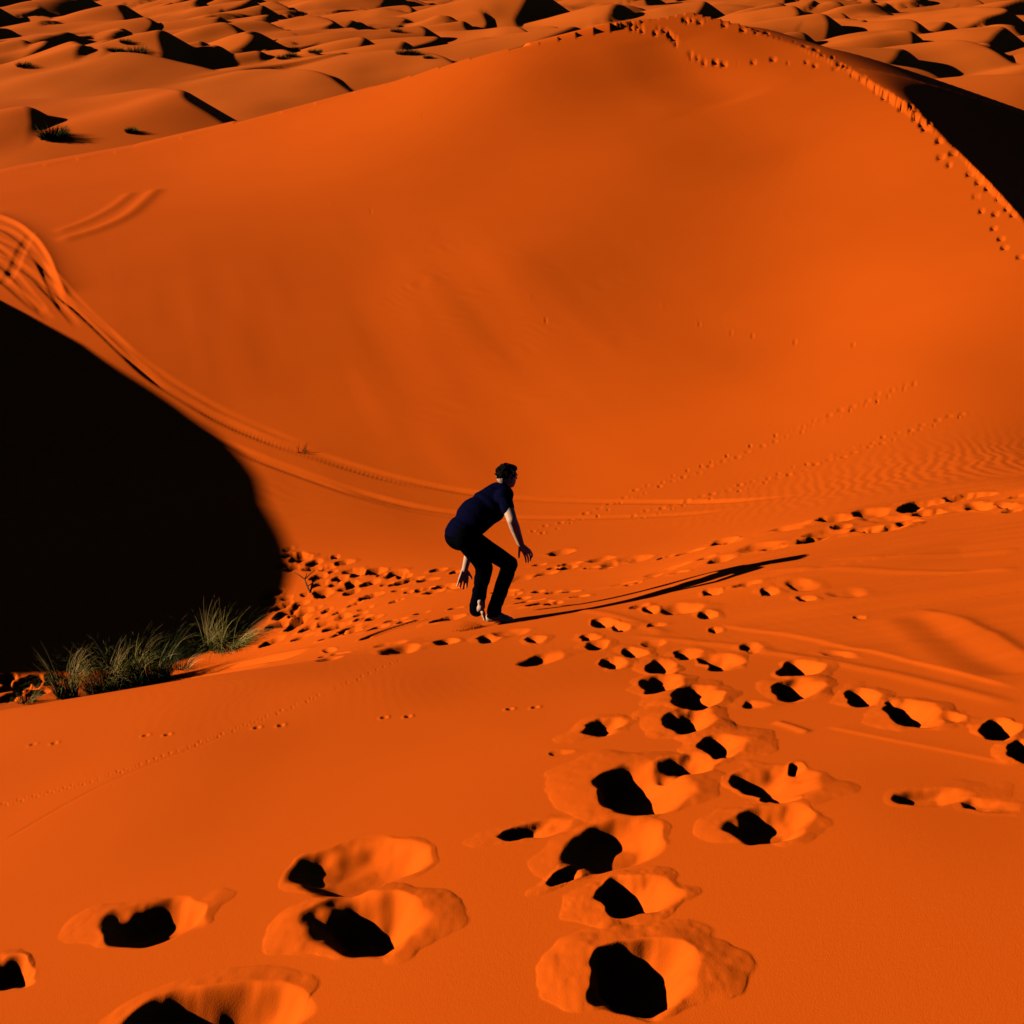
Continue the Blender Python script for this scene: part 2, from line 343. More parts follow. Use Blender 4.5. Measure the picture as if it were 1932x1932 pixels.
def bowl(u, v, x, y, size, depth, ap, ash, seed, skew=.32, lip=1.0):
    f = 1.0/size
    if size > .05:
        u = u + .13*noise(x*f*1.9+seed, y*f*1.9, 70) + .02*noise(x*f*5, y*f*5+seed, 71)
        v = v + .13*noise(x*f*1.9, y*f*1.9+seed, 72) + .02*noise(x*f*5+seed, y*f*5, 73)
    e = 1 + .18*fbm(x*f*.8+seed*3.7, y*f*.8, 2, seed % 50)
    r = np.hypot(u, v)/e
    s = skew*np.clip(1-r, 0, 1)*1.5
    ri = np.hypot(u+s, v)/e
    b = -depth*(1 - sstep(.34, 1.02, ri))
    b = b*(1 + (.30*np.clip(u, -1, 1) if skew < .1 else 0) + .04*noise(x*f*2.2, y*f*2.2, seed % 40))
    if size > .05:      # sand that slid back down one side
        a_ = seed*2.4; b = b + depth*.14*np.exp(-(((u-.45*math.cos(a_))/.30)**2 + ((v-.45*math.sin(a_))/.24)**2))
    e2 = 1 + .26*fbm(x*f*.7+11+seed*1.3, y*f*.7+5, 2, 60 + seed % 40) + .02*noise(x*f*5, y*f*5, 3)
    ra = np.hypot(u-ash, v*np.where(v < 0, 1.45, 1.02))/(ap*e2)
    th = .17*depth*lip
    lobe = np.maximum(th*(1-ra**2)*(ra < 1), 0) + .06*th*sstep(1.02, .98, ra)
    lobe = lobe*(1 - .8*(1 - sstep(.5, 1.1, r)))
    # a slumped tongue and small slide marks on the upper wall
    wall = np.exp(-((r-.95)/.22)**2)*(v > 0)
    fine = .004*depth*noise((x+y*.3)*f*5, y*f*1.2, 7)*wall*(size > .05) + .006*depth*noise(x*f*9, y*f*5, 8)*(ra < 1)
    return b + lobe + fine*lip
def detail(x, y, z, rs, az):
    pts = hits([(h[0], h[1]) for h in HOLES]); e = .02
    gx = (macro(pts[:,0]+.15, pts[:,1]) - macro(pts[:,0]-.15, pts[:,1]))/.3
    gy = (macro(pts[:,0], pts[:,1]+.15) - macro(pts[:,0], pts[:,1]-.15))/.3
    for i, h in enumerate(HOLES):
        p = pts[i]
        def on_plane(X, Y):
            a, b, c_ = ray(X, Y); # t*(c) = p2 + gx*(t*a-p0)+gy*(t*b-p1)
            t = (p[2]-gx[i]*p[0]-gy[i]*p[1])/(c_ - gx[i]*a - gy[i]*b); return np.array((t*a-p[0], t*b-p[1]))
        co, si = math.cos(R(h[4])), math.sin(R(h[4]))
        A = on_plane(h[0]+h[2]*co, h[1]+h[2]*si); B = on_plane(h[0]+h[3]*si, h[1]-h[3]*co)
        lb = np.hypot(*B); la = np.hypot(*A)
        if lb > 2.2*la: B *= 2.2*la/lb
        M = np.linalg.inv(np.stack([A, B], 1)); size = (np.hypot(*A)+np.hypot(*B))/2
        rad = max(np.hypot(*A), np.hypot(*B))*(h[6]*1.5+abs(h[7])+.2)
        wi = window(p[0], p[1], rad, rs, az); xx = x[wi]; yy = y[wi]
        if xx.size == 0: continue
        dx = xx-p[0]; dy = yy-p[1]; u = M[0,0]*dx+M[0,1]*dy; v = M[1,0]*dx+M[1,1]*dy
        z[wi] += bowl(u, v, xx, yy, size, h[5], h[6], h[7], i+1, (.02 if h[0] < 1000 or i % 4 == 3 else .28))
    pts = hits([(s[0], s[1]) for s in SMALL]); rr = np.random.RandomState(5)
    for i, (X, Y, rd, dp) in enumerate(SMALL):
        p = pts[i]; th = rr.rand()*math.pi; el = 1 + .5*rr.rand(); rad = rd*3.4
        wi = window(p[0], p[1], rad, rs, az); xx = x[wi]; yy = y[wi]
        if xx.size == 0: continue
        dx = xx-p[0]; dy = yy-p[1]; u = (dx*math.cos(th)+dy*math.sin(th))/(rd*el); v = (-dx*math.sin(th)+dy*math.cos(th))/(rd/el**.4)
        z[wi] += bowl(u, v, xx, yy, rd, dp*(.75+.5*rr.rand()), 1.5, 0, i+200, 0.1, (.8 if Y > 500 else .12 if X > 1600 else .35))
    pts = hits([(s[0], s[1]) for s in PITS])
    for i, (X, Y, rd, dp) in enumerate(PITS):
        p = pts[i]; wi = window(p[0], p[1], rd*3, rs, az); xx = x[wi]; yy = y[wi]
        if xx.size == 0: continue
        d2 = ((xx-p[0])**2 + (yy-p[1])**2)/rd**2; z[wi] += -dp*np.exp(-d2*1.5) + .3*dp*np.exp(-(np.sqrt(d2)-1.3)**2*5)
    # strokes: wheel ruts, slides, wind lines
    for pts_, kind, wd, dp in STROKES:
        pp = hits(pts_)
        # resample smoothly
        s = np.concatenate([[0], np.cumsum(np.hypot(*np.diff(pp[:,:2], axis=0).T))]); n = max(8, int(s[-1]/.5)); n = min(n, 160)
        t = np.linspace(0, s[-1], n); qx = np.interp(t, s, pp[:,0]); qy = np.interp(t, s, pp[:,1])
        for _ in range(max(1, n//14)*2):
            qx[1:-1] = .5*qx[1:-1]+.25*(qx[:-2]+qx[2:]); qy[1:-1] = .5*qy[1:-1]+.25*(qy[:-2]+qy[2:])
        m = wd*3.2
        r = np.hypot(qx, qy); a = np.arctan2(qx, qy)
        i0, i1 = np.searchsorted(rs, [r.min()-m, r.max()+m]); da = m/max(r.min(), 1); j0, j1 = np.searchsorted(az, [a.min()-da, a.max()+da])
        best = np.full((i1-i0, j1-j0), 1e9); sd = np.zeros_like(best); arc = np.zeros_like(best)
        for q in range(n-1):
            cx, cy = (qx[q]+qx[q+1])/2, (qy[q]+qy[q+1])/2; L = math.hypot(qx[q+1]-qx[q], qy[q+1]-qy[q])
            wi = window(cx, cy, L/2+m, rs, az)
            wi = (slice(max(wi[0].start, i0), min(wi[0].stop, i1)), slice(max(wi[1].start, j0), min(wi[1].stop, j1)))
            if wi[0].stop <= wi[0].start or wi[1].stop <= wi[1].start: continue
            xx = x[wi]; yy = y[wi]; ex, ey = qx[q+1]-qx[q], qy[q+1]-qy[q]
            tt = np.clip(((xx-qx[q])*ex+(yy-qy[q])*ey)/(L*L), 0, 1); dx = xx-qx[q]-tt*ex; dy = yy-qy[q]-tt*ey; d = np.hypot(dx, dy)
            sub = (slice(wi[0].start-i0, wi[0].stop-i0), slice(wi[1].start-j0, wi[1].stop-j0))
            b = best[sub]; mk = d < b
            best[sub] = np.where(mk, d, b); sd[sub] = np.where(mk, np.sign(ex*dy-ey*dx), sd[sub]); arc[sub] = np.where(mk, t[q]+tt*L, arc[sub])
        fade = sstep(0, .08, arc/s[-1])*sstep(1, .92, arc/s[-1]); k = best/wd; k = np.minimum(k, 9)
        xx = x[i0:i1, j0:j1]; yy = y[i0:i1, j0:j1]
        if kind == 'rut':
            dz = -dp*np.exp(-k**4) + .08*dp*np.exp(-(k-1.45)**2*4); dz = dz + .06*dp*noise(arc/.14, arc*0+2, 9)*np.exp(-k**4)
            dz = dz*(.75+.5*noise(arc*.6, arc*0, 3))
        elif kind == 'ridge': dz = dp*np.exp(-k**2*1.4)
        elif kind == 'groove': dz = -dp*np.exp(-k**2*1.6) + .3*dp*np.exp(-(k-1.6)**2*3)
        elif kind == 'slip': dz = dp*np.where(sd > 0, np.exp(-k*1.1), np.exp(-(k*5)**2))    # a lobe edge: sharp one side
        z[i0:i1, j0:j1] += dz*np.where(best < 1e8, 1, 0)*fade
    # broad relief of the flowing sand right of the trail
    i1 = np.searchsorted(rs, 16); xx = x[:i1]; yy = y[:i1]; zz = z[:i1]
    mk = sstep(4.2, 5.4, yy)*sstep(12, 9, yy)*sstep(.8, 2.2, xx)*sstep(9, 7, xx)
    q = yy + .10*xx + .2*noise(xx*.5, yy*.5, 8)
    fl = np.abs(noise(xx*.45, q*4.2, 12))*.022 + noise(xx*.9+3, q*9, 13)*.006 + .03*noise(xx*.35, q*1.4, 14)
    zz += mk*fl
    # wind ripples where the wind reaches
    mk = sstep(.3, .8, fbm(xx*.5+4, yy*.5, 2, 22))*.35*sstep(4, 6, yy)
    zz += mk*.0005*np.sin(2*math.pi*(xx*1.0+yy*.25+.12*noise(xx*2, yy*2, 4))/.085)
    i0 = np.searchsorted(rs, 10); i1 = np.searchsorted(rs, 60); xx = x[i0:i1]; yy = y[i0:i1]; zz = z[i0:i1]
    P1 = np.exp(-(((xx-6.2)/2.8)**2 + ((yy-13.8)/2.2)**2))
    zz += P1*.0032*np.sin(2*math.pi*(xx*.95-yy*.3+.12*noise(xx*1.2, yy*1.2, 4)+.05*noise(xx*4, yy*4, 6))/.17)
    P2 = sstep(-.35, .4, fbm(xx*.12, yy*.12, 2, 41))*np.exp(-((xx+5)/7)**2-((yy-24)/7)**2)*sstep(-3,2,yy*0+3)
    zz += P2*.012*np.sin(2*math.pi*(xx*.5+yy*.86+.35*noise(xx*.8, yy*.8, 5))/.34)
    # faint dry streaks fanning down the big face
    zz += .022*np.exp(-((xx+5)/8)**2-((yy-25)/9)**2)*fbm((xx*.75+yy*.25)*.9, (yy-xx*.5)*.10, 2, 44)
    zz += .02*np.exp(-((xx+1)/12)**2-((yy-30)/12)**2)*fbm(xx*.16, yy*.12, 2, 46)
    return z
STROKES = [
 ([(-60,455),(0,482),(60,512),(130,566),(180,613),(250,684),(330,741),(420,790),(500,826),(570,850),(700,890),(850,925),(1000,940),(1200,946),(1400,942),(1600,925)],'rut',.10,.036),
 ([(-60,430),(0,452),(70,490),(130,550),(190,612),(260,678),(340,732),(430,780),(510,816),(600,850)],'rut',.09,.028),
 ([(300,775),(430,838),(520,875),(600,905),(700,938),(830,965),(1000,976),(1200,974),(1400,960)],'rut',.10,.034),
 ([(-40,402),(0,408),(40,425),(75,455),(98,490),(112,530),(130,560)],'slip',.4,.09),
 ([(-40,420),(10,432),(50,460),(80,500),(100,545),(125,590)],'rut',.13,.05),
 ([(-40,470),(20,510),(60,560),(85,590)],'rut',.13,.045),
 ([(-40,500),(10,530),(60,575),(100,605)],'rut',.13,.045),
 ([(-40,440),(40,500),(100,560),(150,620)],'rut',.10,.036),
 ([(0,540),(20,520),(40,470),(60,440)],'rut',.16,.04),
 ([(100,440),(150,425),(210,395),(250,362)],'ridge',.30,.04),
 ([(100,458),(170,440),(240,410),(298,355)],'ridge',.35,.06),
 ([(800,1168),(760,1180),(715,1194),(683,1208)],'groove',.05,.05),
 ([(0,1590),(60,1555),(150,1500),(250,1455),(420,1392)],'groove',.010,.004),
 ([(1080,1150),(1150,1158),(1260,1200)],'ridge',.06,.008),
 ([(1560,1064),(1700,1058),(1932,1040)],'ridge',.05,.010),
 ([(1440,1085),(1600,1080),(1932,1084)],'ridge',.05,.012),
 ([(1720,1165),(1780,1190),(1830,1235),(1932,1275)],'groove',.12,.014),
 ([(1932,1240),(1880,1205),(1830,1175),(1720,1158)],'slip',.25,.012),
 ([(1180,1200),(1400,1215),(1650,1260),(1932,1335)],'ridge',.05,.008),
 ([(1350,1180),(1600,1215),(1800,1270),(1932,1300)],'slip',.12,.009),
 ([(1560,1370),(1700,1400),(1932,1445)],'slip',.08,.004),
 ([(1462,1362),(1490,1370),(1526,1383)],'ridge',.025,.008),
 ([(1400,190),(1320,150),(1270,100),(1245,70)],'groove',1.6,.06),
 ([(1420,280),(1330,180),(1290,120)],'groove',2.4,.025),
 ([(130,1314),(300,1280),(480,1248),(560,1236)],'groove',.14,.06),
 ([(-60,462),(0,489),(60,519),(130,573),(180,620),(250,691),(330,748),(420,797),(500,833),(570,857),(700,897),(850,931)],'rut',.06,.035),
 ([(430,846),(520,881),(600,911),(700,945),(830,972),(1000,983)],'rut',.06,.03),
]
build_ground()

# ------------------------------------------------------------------ things
def tag(o, label, cat, group=None):
    o['label'] = label; o['category'] = cat
    if group: o['group'] = group
def mat(name, c1, c2=None, rough=.9, scale=20, spec=.1, sss=0):
    m = bpy.data.materials.new(name); m.use_nodes = True; t = m.node_tree; b = t.nodes['Principled BSDF']
    b.inputs['Roughness'].default_value = rough; b.inputs['Specular IOR Level'].default_value = spec
    tc = t.nodes.new('ShaderNodeTexCoord'); n = t.nodes.new('ShaderNodeTexNoise'); n.inputs['Scale'].default_value = scale; n.inputs['Detail'].default_value = 5
    t.links.new(tc.outputs['Object'], n.inputs['Vector'])
    mx = t.nodes.new('ShaderNodeMix'); mx.data_type = 'RGBA'; mx.inputs[6].default_value = (*c1, 1); mx.inputs[7].default_value = (*(c2 or c1), 1)
    mr = t.nodes.new('ShaderNodeMapRange'); mr.inputs[1].default_value = .35; mr.inputs[2].default_value = .65
    t.links.new(n.outputs['Fac'], mr.inputs[0]); t.links.new(mr.outputs[0], mx.inputs[0]); t.links.new(mx.outputs[2], b.inputs['Base Color'])
    return m
def W3(p): return Vector((float(p[0]), float(p[1]), float(p[2])+CZ))
def J(X, Y, y): return W3(P(X, Y, y))

def cap(bm, p0, p1, r0, r1, flat=None, fv=1.0, seg=14, rings=5):
    """tapered limb with round ends; flat = direction squeezed by fv"""
    d = p1-p0; L = d.length; z = d/L
    x = z.orthogonal().normalized() if flat is None else (flat - z*flat.dot(z)).normalized()
    y = z.cross(x); fx = fv if flat is not None else 1.0
    prof = [(-r0*math.cos(a), r0*math.sin(a)) for a in np.linspace(0, math.pi/2, rings)]
    prof += [(L + r1*math.sin(a), r1*math.cos(a)) for a in np.linspace(0, math.pi/2, rings)]
    loops = []
    for h, r in prof:
        if r < 1e-5: loops.append([bm.verts.new(p0 + z*h)]); continue
        loops.append([bm.verts.new(p0 + z*h + x*(r*fx*math.cos(t)) + y*(r*math.sin(t))) for t in np.linspace(0, 2*math.pi, seg, endpoint=False)])
    for a, b in zip(loops, loops[1:]):
        if len(a) == 1 and len(b) == 1: continue
        for i in range(seg):
            j = (i+1) % seg
            if len(a) == 1: bm.faces.new((a[0], b[j], b[i]))
            elif len(b) == 1: bm.faces.new((a[i], a[j], b[0]))
            else: bm.faces.new((a[i], a[j], b[j], b[i]))
def ball(bm, c, ax, rads):
    """ax: 3 orthonormal Vectors"""
    M = Matrix(((ax[0][0]*rads[0], ax[1][0]*rads[1], ax[2][0]*rads[2], c[0]), (ax[0][1]*rads[0], ax[1][1]*rads[1], ax[2][1]*rads[2], c[1]), (ax[0][2]*rads[0], ax[1][2]*rads[1], ax[2][2]*rads[2], c[2]), (0,0,0,1)))
    bmesh.ops.create_uvsphere(bm, u_segments=20, v_segments=14, radius=1.0, matrix=M)
def fuse(name, bm, material, parent, org, vox=.006, smooth=4, fold=None, cut=None):
    """fuse overlapping volumes into ONE continuous skin"""
    bmesh.ops.recalc_face_normals(bm, faces=bm.faces)
    bmesh.ops.translate(bm, vec=-org, verts=bm.verts)
    me = bpy.data.meshes.new(name+'_raw'); bm.to_mesh(me); bm.free()
    o = bpy.data.objects.new(name, me); col.objects.link(o)
    m = o.modifiers.new('r', 'REMESH'); m.mode = 'VOXEL'; m.voxel_size = vox; m.adaptivity = 0
    if smooth: s = o.modifiers.new('s', 'SMOOTH'); s.factor = .5; s.iterations = smooth
    dg = bpy.context.evaluated_depsgraph_get(); dg.update()
    me2 = bpy.data.meshes.new_from_object(o.evaluated_get(dg)); me2.name = name
    o.modifiers.clear(); o.data = me2; bpy.data.meshes.remove(me)
    if fold:
        n = len(me2.vertices); co = np.empty(n*3, np.float32); me2.vertices.foreach_get('co', co); co = co.reshape(-1, 3)
        no = np.array([v.normal[:] for v in me2.vertices])
        co2 = co + no*fold(co)[:,None]; me2.vertices.foreach_set('co', co2.astype(np.float32).ravel()); me2.update()
    if cut:
        b = bmesh.new(); b.from_mesh(me2)
        for pl, nn in cut:
            bmesh.ops.bisect_plane(b, geom=b.verts[:]+b.edges[:]+b.faces[:], plane_co=pl-org, plane_no=nn, clear_outer=True)
        b.to_mesh(me2); b.free()
    me2.polygons.foreach_set('use_smooth', np.ones(len(me2.polygons), bool)); me2.materials.clear(); me2.materials.append(material)
    o.parent = parent
    return o

def hand(bm, wrist, palm_dir, normal, thumb_side, curl, spread=.16, s=1.0):
    """palm, four unequal bent fingers and a thumb leaving the side of the palm; normal = back of the hand"""
    f = palm_dir.normalized(); n = (normal - f*normal.dot(f)).normalized(); t = f.cross(n)
    if t.dot(thumb_side) < 0: t = -t
    k0 = wrist
    for q in (-1, -.33, .33, 1):
        cap(bm, k0 + t*(q*.014*s), k0 + f*(.082*s) + t*(q*.031*s), .013*s, .0125*s, n, .85)
    fl = [(.78, -.034), (.95, -.012), (1.0, .011), (.93, .033)]       # little .. index
    for i, (ln, off) in enumerate(fl):
        p = k0 + f*(.085*s) + t*(off*s); a = (off/.034)*spread; d = (f*math.cos(a) + t*math.sin(a)).normalized()
        ang = 0
        for L, r0, r1, c in ((.043, .0095, .0088, .55), (.028, .0088, .0080, .9), (.022, .0080, .0068, .6)):
            ang += c*curl[i]
            dd = (d*math.cos(ang) - n*math.sin(ang)).normalized(); q = p + dd*(L*ln*s); cap(bm, p, q, r0*s, r1*s, seg=10); p = q
    p = k0 + f*(.022*s) + t*(.026*s)
    d = (f*.75 + t*.62 - n*.25).normalized()
    for L, r0, r1, c in ((.040, .0135, .0105, 0), (.030, .0105, .0095, .35), (.024, .0095, .0075, .35)):
        d = (d + f*c*.5 - n*c*.6).normalized(); q = p + d*(L*s); cap(bm, p, q, r0*s, r1*s, seg=10); p = q

def build_person():
    skin = mat('skin', (.78,.46,.30), (.66,.36,.22), .6, 12, .2)
    navy = mat('navy_cotton', (.0035,.0035,.017), (.003,.003,.013), .95, 60, .0)
    dark = mat('black_denim', (.0025,.0025,.004), (.002,.002,.003), .95, 90, .0)
    hairm = mat('dark_hair', (.003,.002,.0015), (.006,.004,.0025), .8, 200, .03)
    ga = hits([(906,1182)])[0]; gb = hits([(928,1174)])[0]
    ya = ga[1]; yb = ya + .04
    org = W3(((ga[0]+gb[0])/2, (ya+yb)/2, (ga[2]+gb[2])/2))
    root = bpy.data.objects.new('person', None); col.objects.link(root); root.location = org; root.empty_display_size = .2
    tag(root, 'man crouching barefoot on the slope in navy t-shirt and black trousers, back to the viewer', 'person')
    yh = (ya+yb)/2 + .05
    up = Vector((0,0,1))
    pel = J(872, 1006, yh); chest = J(925, 955, yh+.16); neck = J(948, 921, yh+.26)
    hA = J(876, 1014, yh-.09); hB = J(880, 1012, yh+.09)
    kA = J(914, 1070, ya-.04); kB = J(962, 1064, yb+.02)
    aA = J(898, 1153, ya+.02); aB = J(930, 1157, yb+.01)
    head = J(957, 899, yh+.30)
    sR = J(951, 936, yh+.0); sL = J(934, 938, yh+.44)
    eR = J(966, 981, yh-.17); wR = J(983, 1028, yh-.14)
    eL = J(893, 1010, yh+.46); wL = J(877, 1074, yh+.34)
    face = (Vector((.75, .62, -.12))).normalized()          # looks right and away, down the slope
    hs = face.cross(up).normalized(); hu = hs.cross(face).normalized()
    # --- the body: one continuous skin
    b = bmesh.new()
    ax = (chest-pel).normalized(); side = Vector((.35,-.93,0)); side = (side-ax*side.dot(ax)).normalized(); fr = ax.cross(side)
    ball(b, pel, (ax, side, fr), (.13,.15,.11)); ball(b, chest, (ax, side, fr), (.19,.155,.115)); cap(b, pel, chest, .105, .12)
    cap(b, sR, sL, .055, .055); cap(b, chest, neck, .09, .055)
    cap(b, neck, head - hu*.03, .050, .052)
    for h, k, a in ((hA, kA, aA), (hB, kB, aB)):
        cap(b, h, k, .080, .055); cap(b, k, k + (a-k)*.35, .055, .056); cap(b, k + (a-k)*.35, a, .056, .036)
    # head: skull, face, jaw, nose, ears
    ball(b, head + hu*.018 - face*.012, (face, hs, hu), (.094,.073,.088)); ball(b, head + face*.022 - hu*.040, (face, hs, hu), (.062,.056,.066))
    ball(b, head + face*.050 - hu*.078, (face, hs, hu), (.030,.034,.026))
    cap(b, head + face*.084 + hu*.002, head + face*.098 - hu*.030, .008, .012)
    cap(b, head + face*.074 - hs*.020 - hu*.052, head + face*.074 + hs*.020 - hu*.052, .008, .008)
    for sg in (-1, 1):
        cap(b, head + face*.078 + hs*sg*.030 + hu*.012, head + face*.082 + hs*sg*.012 + hu*.014, .009, .009)
        e = head + hs*sg*.074 - face*.008 - hu*.012
        ball(b, e, ((face*.6-hs*sg*.0+hu*.8).normalized(), hs, (face*.8-hu*.6).normalized()), (.030,.010,.018))
    # arms
    for s_, e_, w_ in ((sR, eR, wR), (sL, eL, wL)):
        cap(b, s_, e_, .054, .042); cap(b, e_, e_+(w_-e_)*.3, .041, .042); cap(b, e_+(w_-e_)*.3, w_, .042, .027)
    hand(b, wR, (J(1003, 1052, yh-.12)-wR), Vector((.15,.85,.35)), Vector((-.6,-.4,-.3)), (.85,.7,.6,.45), s=.98)
    hand(b, wL, (J(873, 1104, yh+.32)-wL), Vector((.25,-.95,.1)), Vector((1,.1,0)), (.25,.2,.15,.2), .08, s=1.1)
    # feet: the leading one flat, the trailing one driven toes first into the sand, heel and sole up
    g1 = W3(hits([(926,1176)])[0]); tB = J(983, 1167, ya+.0)
    fd = (tB-(aB + Vector((0,0,-.05)))); fd.normalize(); fs = fd.cross(up).normalized()
    heel = aB + Vector((0,0,-.048)) - fd*.035
    cap(b, aB, heel, .036, .032); cap(b, heel, heel + fd*.15, .033, .030); cap(b, aB + fd*.01, heel + fd*.15, .038, .024)
    for i, (o_, ln) in enumerate(((-.034,.185),(-.018,.20),(-.002,.21),(.015,.215),(.034,.222))):
        cap(b, heel + fd*.11 + fs*o_*.8, heel + fd*(ln-.035) + fs*o_ - up*.008, .020, .015); cap(b, heel + fd*(ln-.035) + fs*o_ - up*.008, heel + fd*ln + fs*o_ - up*.014, .0105 if i < 4 else .014, .009 if i < 4 else .012, seg=10)
    hA2 = J(906, 1135, ya-.055); tA = J(918, 1186, ya-.03); fd = (tA-hA2).normalized(); fs = fd.cross(Vector((-1,-.3,.2))).normalized()
    cap(b, aA, hA2 + fd*.05, .036, .034); cap(b, hA2, hA2 + fd*.06, .024, .026); cap(b, hA2 + fd*.04, hA2 + fd*.15, .026, .026, Vector((1,.2,0)), .6)
    for o_, ln in ((-.032,.17),(-.015,.185),(.002,.195),(.018,.2),(.034,.205)):
        cap(b, hA2 + fd*.10 + fs*o_*.7, hA2 + fd*ln + fs*o_, .019, .009, seg=10)
    fuse('body', b, skin, root, org, .0042, 3)
    # --- t-shirt
    def folds(amp, f, sd, dirv):
        d = np.array(dirv)/np.linalg.norm(dirv)
        def g(co):
            a = co @ d; u = co[:,0]*.8 + co[:,1]*.6; return amp*(np.abs(noise(a*f + 2*u, u*f*.35, sd))*1.2 - .5) + amp*.5*noise(a*f*2.3, u*f, sd+1)
        return g
    s = bmesh.new()
    low = pel + (chest-pel)*(-.12)
    ball(s, pel + ax*.01 - fr*.006, (ax, side, fr), (.145,.160,.131)); ball(s, chest - fr*.012, (ax, side, fr), (.205,.178,.135)); cap(s, pel, chest, .125, .135)
    ball(s, pel + (chest-pel)*.55 - fr*.035, (ax, side, fr), (.18,.170,.138))
    ball(s, chest + ax*.10 - fr*.02, (ax, side, fr), (.13,.17,.10))
    cap(s, sR, sL, .070, .070); cap(s, chest, neck - (neck-chest)*.12, .11, .066)
    cap(s, sR, sR + (eR-sR)*.55, .066, .055); cap(s, sL, sL + (eL-sL)*.55, .066, .055)
    dR = (eR-sR).normalized(); dL = (eL-sL).normalized()
    o = fuse('tshirt', s, navy, root, org, .007, 5, folds(.007, 12, 3, ax))
    # --- trousers
    s = bmesh.new()
    ball(s, pel - ax*.02, (ax, side, fr), (.130,.158,.122)); ball(s, hA - up*.01, (Vector((1,0,0)), Vector((0,1,0)), up), (.095,.09,.108)); ball(s, hB, (Vector((1,0,0)), Vector((0,1,0)), up), (.095,.09,.105))
    for h, k, a, w_ in ((hA, kA, aA, .064), (hB, kB, aB, .060)):
        cap(s, h, k, .092, .070); cap(s, k, k+(a-k)*.4, .069, .064); cap(s, k+(a-k)*.4, k+(a-k)*.98, .064, w_-.003)
    o = fuse('trousers', s, dark, root, org, .007, 4, folds(.0065, 11, 9, (.3,.2,1)),
             cut=[(min((aA, aB), key=lambda v: v.z) + Vector((0,0,-.01)), Vector((0,0,-1)))])
    # --- hair: cap with short tufts
    s = bmesh.new()
    ball(s, head + hu*.030 - face*.024, (face, hs, hu), (.084,.070,.076)); ball(s, head - face*.044 - hu*.008, (face, hs, hu), (.048,.058,.050))
    ball(s, head + hu*.070 + face*.026, (face, hs, hu), (.060,.058,.030))
    rr = random.Random(4)
    for i in range(110):
        a = rr.uniform(0, 2*math.pi); e = rr.uniform(-.25, 1.4)
        d = (face*math.cos(a)*math.cos(e) + hs*math.sin(a)*math.cos(e) + hu*math.sin(e)).normalized()
        if d.dot(face) > .55 and d.dot(hu) < .55: continue
        if d.dot(hu) < -.1 and d.dot(face) > -.2: continue
        p = head + hu*.026 - face*.022 + Vector((d.dot(face)*.090, 0, 0)).x*face + d.dot(hs)*.077*hs + d.dot(hu)*.083*hu
        q = p + (d + face*.5 + hu*.35 + Vector((rr.uniform(-.4,.4), rr.uniform(-.4,.4), rr.uniform(-.3,.3)))).normalized()*rr.uniform(.005,.013)
        cap(s, p, q, .009, .003, seg=6, rings=3)
    fuse('hair', s, hairm, root, org, .0035, 1)
    return org, ga, gb

def blades(name, base, n, hgt, spread, lean, material, parent, seed, width=.006, rad=.10, droop=1.0, slope=(0,0)):
    rr = random.Random(seed); bm = bmesh.new()
    for i in range(n):
        a = rr.uniform(0, 2*math.pi); r = rad*math.sqrt(rr.random()); x0 = r*math.cos(a); y0 = r*math.sin(a)
        a2 = a + rr.gauss(0, .7); out = spread*rr.uniform(.15, 1.0); L = hgt*1.05*rr.uniform(.4, 1.1)
        d = Vector((math.cos(a2)*out + lean[0], math.sin(a2)*out + lean[1], 1)).normalized()
        p = Vector((x0, y0, -.03 + slope[0]*x0 + slope[1]*y0)); sidev = Vector((-math.sin(a2+.8), math.cos(a2+.8), 0)); w_ = width*rr.uniform(.6, 1.2); prev = None; k = 7
        g = droop*rr.uniform(.5, 1.5)
        for j in range(k+1):
            t = j/k; ww = w_*(1-t)**.6*.5 + .0006
            cur = (bm.verts.new(p - sidev*ww), bm.verts.new(p + sidev*ww))
            if prev: bm.faces.new((prev[0], prev[1], cur[1], cur[0]))
            prev = cur
            d = (d + Vector((d.x*.35*g, d.y*.35*g, -.42*g*t*2))*(1.0/k)*2).normalized(); p = p + d*(L/k)
    me = bpy.data.meshes.new(name); bm.to_mesh(me); bm.free(); me.materials.append(material)
    o = bpy.data.objects.new(name, me); col.objects.link(o); o.parent = parent; return o
